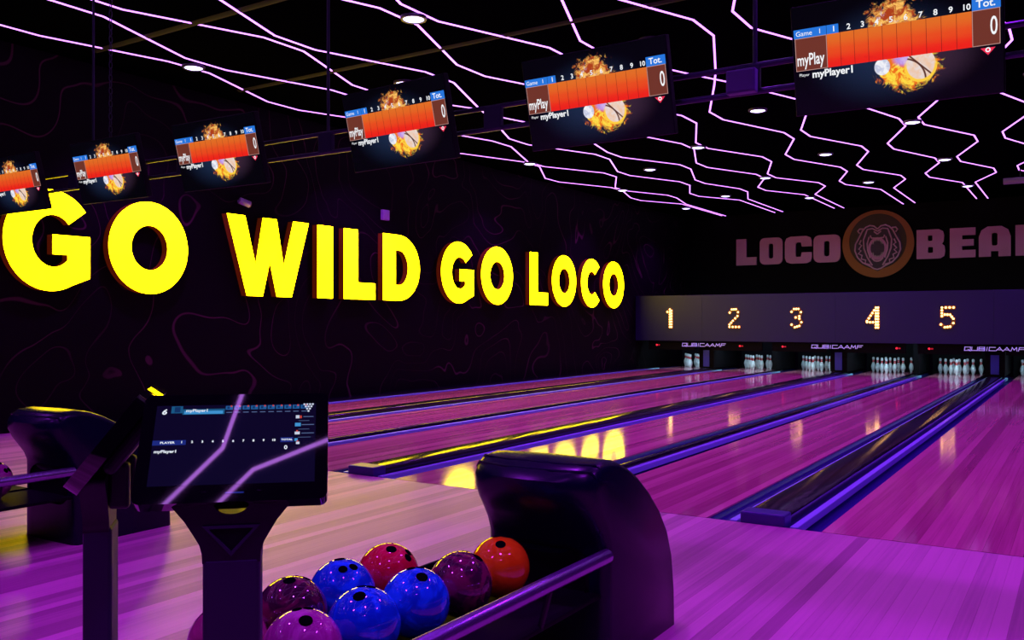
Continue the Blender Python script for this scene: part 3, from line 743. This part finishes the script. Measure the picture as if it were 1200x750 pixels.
for i, (sx, sz, yw, lab) in enumerate(SCR):
    o = proto if i == 0 else copy_tree(proto)
    o['label'] = lab
    o.location = (sx, 4.93, sz); o.rotation_euler = (R(90 + 14), 0, R(yw))
# a junction box on the truss
t = thing('truss_box', 'dark violet box mounted on the truss beside the largest screen', 'box', (-1.66, YR - 0.045, 2.665))
obj('casing', new_box(-0.085, 0.085, -0.04, 0.022, -0.075, 0.06, bevel=0.006), mat('violet_box', (0.10, 0.08, 0.22), 0.4), t)
obj('lid', new_box(-0.075, 0.075, -0.046, -0.04, -0.065, 0.05, bevel=0.002), mat('violet_box', ), t)

# ------------------------------------------------------------------ fixtures on the lettered wall
t = thing('wall_sensor', 'small pale violet box on the dark wall above the D', 'wall box', (XWALL + 0.002, 11.98, 3.17))
obj('casing', new_box(0, 0.06, -0.09, 0.09, -0.09, 0.09, bevel=0.008), mat('pale_violet_plastic', (0.6, 0.55, 0.8), 0.4), t)
obj('cover', new_box(0.06, 0.068, -0.075, 0.075, -0.075, 0.075, bevel=0.003), mat('pale_violet_plastic'), t)
t = thing('wall_spotlight', 'small violet spotlight on the dark wall above the W', 'spotlight', (XWALL + 0.002, 8.80, 3.02))
bm = bmesh.new(); tube(bm, [(0.07, -0.07, 0.03), (0.13, 0.07, -0.02)], 0.05, 12); obj('barrel', bm, mat('pale_violet_plastic'), t, smooth=True)
bm = bmesh.new(); tube(bm, [(0, -0.03, 0.03), (0.08, -0.03, 0.02)], 0.02, 8); obj('arm', bm, mat('pale_violet_plastic'), t)
bm = bmesh.new(); tube(bm, [(0.131, 0.073, -0.021), (0.135, 0.083, -0.024)], 0.04, 12); obj('lens', bm, mat('dim_spot_lens', (0.3, 0.3, 0.1), 0.2), t)

# ------------------------------------------------------------------ ball returns
HP = [(2.91, 0.0), (2.91, 0.40), (2.905, 0.45), (2.875, 0.50), (2.83, 0.55), (2.785, 0.60), (2.757, 0.65), (2.755, 0.70), (2.785, 0.738), (2.835, 0.762), (2.92, 0.770), (3.00, 0.760), (3.10, 0.727),
      (3.20, 0.675), (3.30, 0.605), (3.40, 0.515), (3.48, 0.415), (3.53, 0.30), (3.555, 0.15), (3.56, 0.0)]
HC = Vector((3.18, 0.38))
def hood_bm(hw=0.268):
    bm = bmesh.new()
    st = [(-hw, 0.034), (-hw + 0.006, 0.020), (-hw + 0.018, 0.009), (-hw + 0.04, 0.002), (-hw + 0.09, 0.0), (-0.08, -0.003), (0, -0.004)]
    st = st + [(-a, b) for a, b in reversed(st[:-1])]
    rings = []
    for x, ins in st:
        ring = []
        for i, p in enumerate(HP):
            p = Vector(p); a = Vector(HP[max(0, i-1)]); c = Vector(HP[min(len(HP)-1, i+1)])
            d = (c - a).normalized(); nn = Vector((d.y, -d.x))           # inwards for this winding
            q = p + nn*ins
            if i in (0, len(HP)-1): q.y = 0.0
            q.x += 0.055*(abs(x)/hw)**3*{2: 0.1, 3: 0.35, 4: 0.65, 5: 0.9, 6: 1.0, 7: 1.0, 8: 0.9, 9: 0.7, 10: 0.45, 11: 0.2}.get(i, 0.0)        # the lip is rounded in plan
            ring.append(bm.verts.new((x, q.x, q.y)))
        rings.append(ring)
    for a, b in zip(rings, rings[1:]):
        for i in range(len(HP) - 1): bm.faces.new((a[i], a[i+1], b[i+1], b[i]))
    bm.faces.new(rings[0]); bm.faces.new(rings[-1][::-1])
    return bm
def ball_return(x, label):
    t = thing('ball_return', label, 'ball return', (x, 0, 0), group='ball returns on the approach')
    h = obj('hood', hood_bm(), M_HOOD, t, smooth=True)
    # raised lip: two ridges running over the top behind the mouth
    for k, (yy, zz, r) in enumerate(((2.785, 0.736, 0.006), (2.822, 0.757, 0.005))):
        bm = bmesh.new()
        pts = [(xx, yy + 0.055*(abs(xx)/0.268)**3, zz - (0.02 if abs(xx) > 0.25 else 0.0)) for xx in (-0.258, -0.24, -0.20, -0.1, 0, 0.1, 0.20, 0.24, 0.258)]
        tube(bm, pts, r, 8); obj('lip_ridge', bm, M_HOOD, h, smooth=True)
    bm = bmesh.new()        # dark opening the balls come out of
    lo = [(xx, 2.906, zz) for xx, zz in rr(-0.19, 0.19, 0.22, 0.44, 0.08)]
    bm.faces.new([bm.verts.new(p) for p in lo]); hi = [bm.verts.new((p[0]*0.96, 2.895, 0.33 + (p[2]-0.33)*0.95)) for p in lo]
    bm.verts.ensure_lookup_table()
    for i in range(len(lo)): bm.faces.new((bm.verts[i], bm.verts[(i+1) % len(lo)], hi[(i+1) % len(lo)], hi[i]))
    obj('mouth', bm, M_PIT, h)
    tr = obj('tray', new_box(-0.50, 0.235, 1.47, 2.925, 0.262, 0.280, bevel=0.005), M_PIT, t)
    obj('tray_edge', new_box(-0.50, -0.485, 1.47, 2.90, 0.28, 0.305, bevel=0.003), M_PIT, tr)
    obj('tray_rib', new_box(-0.205, -0.19, 1.47, 2.90, 0.28, 0.288), M_PIT, tr)
    bm = bmesh.new(); tube(bm, [(0.265, 2.905, 0.425), (0.265, 1.52, 0.425), (0.262, 1.475, 0.40), (0.24, 1.46, 0.30)], 0.0265, 14)
    obj('guard_tube', bm, M_TUBE, t, smooth=True)
    obj('pedestal', new_box(-0.33, 0.10, 1.75, 2.2, 0.0, 0.262, bevel=0.01), M_HOOD, t)
    for yy in (1.9, 2.5):
        bm = bmesh.new(); tube(bm, [(0.265, yy, 0.41), (0.225, yy, 0.268)], 0.011, 8); obj('tube_bracket', bm, M_SATIN, t)
    return t
ball_return(XA - 0.01, 'nearest black ball return with purple guard tube and a rack of coloured balls')
ball_return(XA - PITCH, 'far black ball return at the left edge with a yellow glint on its hood')

# ------------------------------------------------------------------ bowling balls
def ball_mat(name, a, bcol, c=None, rough=0.06):
    m = mat(name, a, rough, coat=0.7, coat_rough=0.02); n = NT(m)
    nz = n.noise(n.coords((1, 1, 1)), 9.0, 3.0, 0.5, 2.2)
    col = n.mix(n.smooth(nz, 0.42, 0.62), a, bcol)
    if c: col = n.mix(n.smooth(n.noise(n.coords((1, 1, 1), (4, 2, 9)), 14.0, 2.0, 0.5, 3.0), 0.56, 0.64), col, c)
    n.put(bsdf(m).inputs['Base Color'], col)
    return m
B_BLUE = ball_mat('swirled_blue_ball', (0.004, 0.16, 0.50), (0.01, 0.40, 0.85))
B_PURP = ball_mat('dark_purple_ball', (0.05, 0.006, 0.03), (0.20, 0.015, 0.065))
B_MAG = ball_mat('swirled_magenta_ball', (0.42, 0.05, 0.26), (0.62, 0.20, 0.42))
B_RED = ball_mat('crimson_ball', (0.62, 0.010, 0.03), (0.72, 0.02, 0.06))
B_ORANGE = ball_mat('orange_red_ball', (0.85, 0.34, 0.004), (0.90, 0.42, 0.006))
B_PINK = ball_mat('dull_pink_ball', (0.40, 0.10, 0.16), (0.5, 0.13, 0.2))
M_HOLE = mat('finger_hole', (0.002, 0.0015, 0.003), 0.8); bsdf(M_HOLE).inputs['Specular IOR Level'].default_value = 0.0
RB = 0.1085
bm = bmesh.new(); bmesh.ops.create_uvsphere(bm, u_segments=48, v_segments=28, radius=RB); ball_me = to_mesh(bm, 'ball', True)
def hole_mesh(r):
    bm = bmesh.new(); rings = []
    for rr_, dz in ((r*1.12, 0.0006), (r, 0.0012), (r*0.96, 0.0004)):
        rings.append([bm.verts.new((rr_*math.cos(2*math.pi*k/16), rr_*math.sin(2*math.pi*k/16), math.sqrt(RB*RB - rr_*rr_) + dz)) for k in range(16)])
    for a, b_ in zip(rings, rings[1:]):
        for k in range(16): bm.faces.new((a[k], a[(k+1) % 16], b_[(k+1) % 16], b_[k]))
    for rr_ in (r*0.7, r*0.4):
        rings.append([bm.verts.new((rr_*math.cos(2*math.pi*k/16), rr_*math.sin(2*math.pi*k/16), math.sqrt(RB*RB - rr_*rr_) + 0.0004)) for k in range(16)])
        a, b_ = rings[-2], rings[-1]
        for k in range(16): bm.faces.new((a[k], a[(k+1) % 16], b_[(k+1) % 16], b_[k]))
    bm.faces.new(rings[-1])
    return to_mesh(bm, 'finger_hole', True)
hole_small, hole_big = hole_mesh(0.0135), hole_mesh(0.0170)
for mm in (hole_small, hole_big): mm.materials.append(M_HOLE)
def bowling_ball(x, y, z, m, aim, label, spin=0.0, group='balls on the near rack', pair=False):
    """aim: direction of the thumb hole seen from the ball's centre"""
    t = thing('bowling_ball', label, 'bowling ball', (x, y, z - RB), group=group)
    me = ball_me.copy(); me.materials.clear(); me.materials.append(m)
    s = link('ball', me, t, (0, 0, RB)); s.rotation_euler = (random.uniform(0, 6), random.uniform(0, 6), random.uniform(0, 6))
    a = Vector(aim).normalized(); u = a.cross(Vector((0, 0, 1))).normalized(); w = a.cross(u)
    for dx, dy, hm in (((0, 0, hole_big), (0.17, 0.68, hole_small), (-0.17, 0.68, hole_small)) if not pair else ((0, 0, hole_small), (0.36, 0.0, hole_small), (0.18, 0.75, hole_big))):
        c, sn = math.cos(spin), math.sin(spin)
        d = (a + u*(dx*c - dy*sn) + w*(dx*sn + dy*c)).normalized()
        o = link('finger_hole', hm, t, (0, 0, RB)); o.rotation_mode = 'QUATERNION'; o.rotation_quaternion = d.to_track_quat('Z', 'Y')
    return t
ZB = 0.390
CAMDIR = lambda x, y, z: (Vector((0, 0, 1.273)) - Vector((x, y, z))).normalized()
def aimed(x, y, z, ox, oy):
    """a direction that shows the hole ox to the right and oy above the ball's middle (in radii) for an onlooker on the approach"""
    v = CAMDIR(x, y, z); r = Vector((0, 0, 1)).cross(v).normalized(); u = v.cross(r)
    k = math.sqrt(max(0.0, 1 - ox*ox - oy*oy))
    return v*k + r*ox + u*oy
for x, y, m, ox, oy, spin, lab in [
    (-1.781, 2.682, B_ORANGE, 0.02, 0.72, 3.1, 'orange-red bowling ball in front of the black hood'),
    (-1.776, 2.435, B_PURP, 0.55, 0.78, 2.2, 'dark purple bowling ball next to the orange ball'),
    (-1.777, 2.196, B_BLUE, 0.18, 0.70, 3.1, 'swirled blue bowling ball in the front row touching the dark purple ball'),
    (-1.777, 1.956, B_BLUE, -0.12, 0.72, 3.1, 'swirled blue bowling ball in the front row beside the magenta ball'),
    (-1.780, 1.716, B_MAG, 0.08, 0.66, 3.1, 'swirled magenta bowling ball at the bottom of the picture'),
    (-2.056, 2.388, B_RED, 0.10, 0.78, 1.3, 'crimson bowling ball at the back of the rack'),
    (-2.046, 2.148, B_BLUE, 0.02, 0.66, 3.5, 'blue bowling ball in the back row beside the crimson ball'),
    (-2.034, 1.915, B_PURP, -0.05, 0.86, 2.6, 'purple swirled bowling ball in the back row beside the console column'),
    (-1.990, 1.640, B_PINK, 0.2, 0.75, 0.4, 'dull pink bowling ball mostly hidden behind the console column')]:
    bowling_ball(x, y, ZB, m, aimed(x, y, ZB, ox, oy), lab, spin, pair='beside the crimson' in lab)
bowling_ball(XA - PITCH - 0.03, 2.60, ZB, B_MAG, (0.3, 0.2, 0.9), 'magenta bowling ball on the far rack at the left picture edge', 0.0, 'balls on the far rack')

# ------------------------------------------------------------------ player consoles
TW, TH = 0.326, 0.1835
M_GLASS = mat('tablet_glass', (0.004, 0.004, 0.008), 0.025, emit=(0.003, 0.002, 0.015), strength=1.0, ior=2.5)
M_BEZEL = mat('tablet_bezel', (0.003, 0.003, 0.004), 0.03, ior=2.5)
def tmat(name, col=(0, 0, 0), st=1.0): return mat(name, (0, 0, 0), 0.03, emit=col, strength=st, ior=2.5)
def console(x, y, az, el, label, zc=1.022, content=True):
    """az: compass direction the tablet faces; el: how far it leans back"""
    t = thing('player_console', label, 'console', (x, y, 0), (0, 0, az + R(90)), 'touchscreen consoles')
    # in local space the console faces -y
    cw, cd = 0.056, 0.038
    obj('base_plate', new_box(-0.16, 0.16, -0.13, 0.13, 0, 0.015, bevel=0.005), M_SATIN, t)
    obj('column', new_box(-cw, cw, -0.012, 0.05, 0.015, 0.80, bevel=0.008), M_COLUMN, t)
    prof = [(-cw, -0.02), (cw, -0.02), (cw + 0.001, 0.0), (cw + 0.006, 0.018), (cw + 0.017, 0.037), (cw + 0.034, 0.065), (cw + 0.056, 0.092), (cw + 0.068, 0.112), (0.05, 0.125), (0.036, 0.105)]
    prof += arc(0, 0.100, 0.035, 0.022, -10, -170, 10) + [(-0.036, 0.105), (-0.05, 0.125)] + [(-a, b) for a, b in reversed(prof[2:8])]
    tri = [(-0.044, 0.050), (0.044, 0.050), (0.0, 0.004)]
    nk = obj('neck', shape_mesh('neck', [prof], 0.056), M_SATIN, t, (0, 0.045, 0.81), (R(90), 0, 0))
    fr = [(-0.056, 0.056), (0.056, 0.056), (0.0, -0.006)]
    obj('triangle_frame', shape_mesh('triangle_frame', [fr, tri], 0.004, 0.056), M_COLUMN, nk)
    obj('triangle_recess', shape_mesh('triangle_recess', [tri], 0.001, 0.0562), M_PIT, nk)
    me = shape_mesh('tablet', [rr(-TW/2 - 0.026, TW/2 + 0.026, -TH/2 - 0.038, TH/2 + 0.026, 0.016)], 0.034, -0.0345)
    tb = obj('tablet', me, M_BEZEL, t, (0, 0.05, zc), (R(90) - el, 0, 0))
    obj('tablet_back', new_box(-0.13, 0.13, -0.07, 0.09, -0.066, -0.034, bevel=0.012), M_SATIN, tb)
    for sgn in (-1, 1): obj('stand_arm', new_box(-0.018, 0.018, 0.046, 0.09, 0.845, 0.95, bevel=0.008), M_SATIN, t, (sgn*0.060, 0, 0))
    sc = obj('screen', quads([(-TW/2, TW/2, -TH/2, TH/2)]), M_GLASS, tb, (0, 0, 0.0001))
    if not content: return t
    # coordinates in screen fractions
    X = lambda u: (u - 0.5)*TW
    Y = lambda v: (0.5 - v)*TH
    Q = lambda u0, u1, v0, v1: (X(u0), X(u1), Y(v1), Y(v0))
    def add(name, rects, m, z=0.0004):
        o = obj(name, quads([Q(*r) for r in rects], z), m, sc)
        if len(rects) > 1: o['kind'] = 'stuff'          # marks a few pixels wide on the lit screen
    add('header_band', [(0.09, 0.16, 0.01, 0.10), (0.16, 0.42, 0.05, 0.12)], tmat('tablet_teal', (0.01, 0.09, 0.22)))
    add('name_band', [(0.17, 0.41, 0.075, 0.115)], tmat('tablet_bright_blue', (0.05, 0.28, 0.62)), 0.0006)
    add('avatar', [(0.11, 0.145, 0.02, 0.09)], tmat('tablet_navy', (0.006, 0.03, 0.12)), 0.0006)
    add('frame_row', [(0.425 + 0.053*i, 0.47 + 0.053*i, 0.015, 0.065) for i in range(10)], tmat('tablet_row_blue', (0.015, 0.10, 0.30)))
    add('frame_dots', [(0.455 + 0.053*i, 0.465 + 0.053*i, 0.01, 0.03) for i in range(10)], tmat('tablet_red', (0.55, 0.05, 0.04)), 0.0006)
    add('frame_caps', [(0.435 + 0.053*i, 0.45 + 0.053*i, 0.025, 0.055) for i in range(10)], tmat('tablet_navy'), 0.0006)
    add('score_lines', [(0.43 + 0.053*i, 0.465 + 0.053*i, 0.095, 0.105) for i in range(10)], tmat('tablet_grey_blue', (0.08, 0.12, 0.26)))
    add('player_band', [(0.0, 0.20, 0.445, 0.505), (0.78, 0.86, 0.44, 0.50)], tmat('tablet_deep_blue', (0.012, 0.022, 0.20)))
    add('side_list', [(0.92, 0.985, 0.17, 0.18), (0.89, 0.96, 0.225, 0.23), (0.91, 0.99, 0.275, 0.285), (0.89, 0.96, 0.335, 0.34), (0.91, 0.99, 0.385, 0.395), (0.89, 0.97, 0.44, 0.445)], tmat('tablet_grey_blue'))
    add('side_icons', [(0.872, 0.895, 0.155, 0.195), (0.868, 0.90, 0.37, 0.405), (0.878, 0.90, 0.50, 0.53)], tmat('tablet_pale', (0.55, 0.6, 0.75)))
    add('side_icon_blue', [(0.868, 0.905, 0.255, 0.30), (0.868, 0.888, 0.455, 0.49)], tmat('tablet_bright_blue'))
    add('side_icon_red', [(0.897, 0.91, 0.16, 0.195), (0.877, 0.888, 0.35, 0.37), (0.882, 0.892, 0.48, 0.50)], tmat('tablet_red'))
    bm = bmesh.new()
    for r in range(4):
        for j in range(4 - r):
            cx, cy = X(0.925 + 0.018*j + 0.009*r), Y(0.01 + 0.030*r)
            bm.faces.new([bm.verts.new((cx + 0.0024*math.cos(2*math.pi*k/8), cy + 0.0024*math.sin(2*math.pi*k/8), 0.0006)) for k in range(8)])
    obj('pin_emblem', bm, tmat('tablet_pale'), sc)
    zt = 0.0008
    T = [text_mesh('6', 0.017, X(0.032), Y(0.085), zt, 'LEFT', 1.2, 0.0005, 0.2), text_mesh('myPlayer1', 0.0095, X(0.18), Y(0.072), zt, 'LEFT', 1.15, 0.0002),
         text_mesh('PLAYER', 0.0065, X(0.045), Y(0.476), zt, 'LEFT', 1.3, 0.0002), text_mesh('TOTAL', 0.0055, X(0.82), Y(0.47), zt, 'CENTER', 1.3, 0.0002),
         text_mesh('myPlayer1', 0.009, X(0.015), Y(0.585), zt, 'LEFT', 1.2, 0.0003), text_mesh('0', 0.0125, X(0.815), Y(0.57), zt, 'CENTER', 1.1, 0.0003)]
    for i in range(10): T.append(text_mesh(str(i + 1), 0.0068, X(0.175 + 0.0625*i), Y(0.472), zt, 'CENTER', 1.1, 0.0003))
    obj('screen_text', join_meshes('tablet_text', T), tmat('tablet_white', (0.75, 0.8, 0.9)), sc)['kind'] = 'stuff'
    obj('home_key', quads([(-0.012, 0.024, -TH/2 - 0.020, -TH/2 - 0.017)], 0.0002), tmat('tablet_deep_blue'), tb)
    return t
console(-1.452, 1.207, R(-46.4), R(34.75), 'black touchscreen console with lit screen facing the camera')
console(-1.965, 1.225, R(-131.0), R(38), 'black console at the left seen edge-on with its screen turned away', content=False)
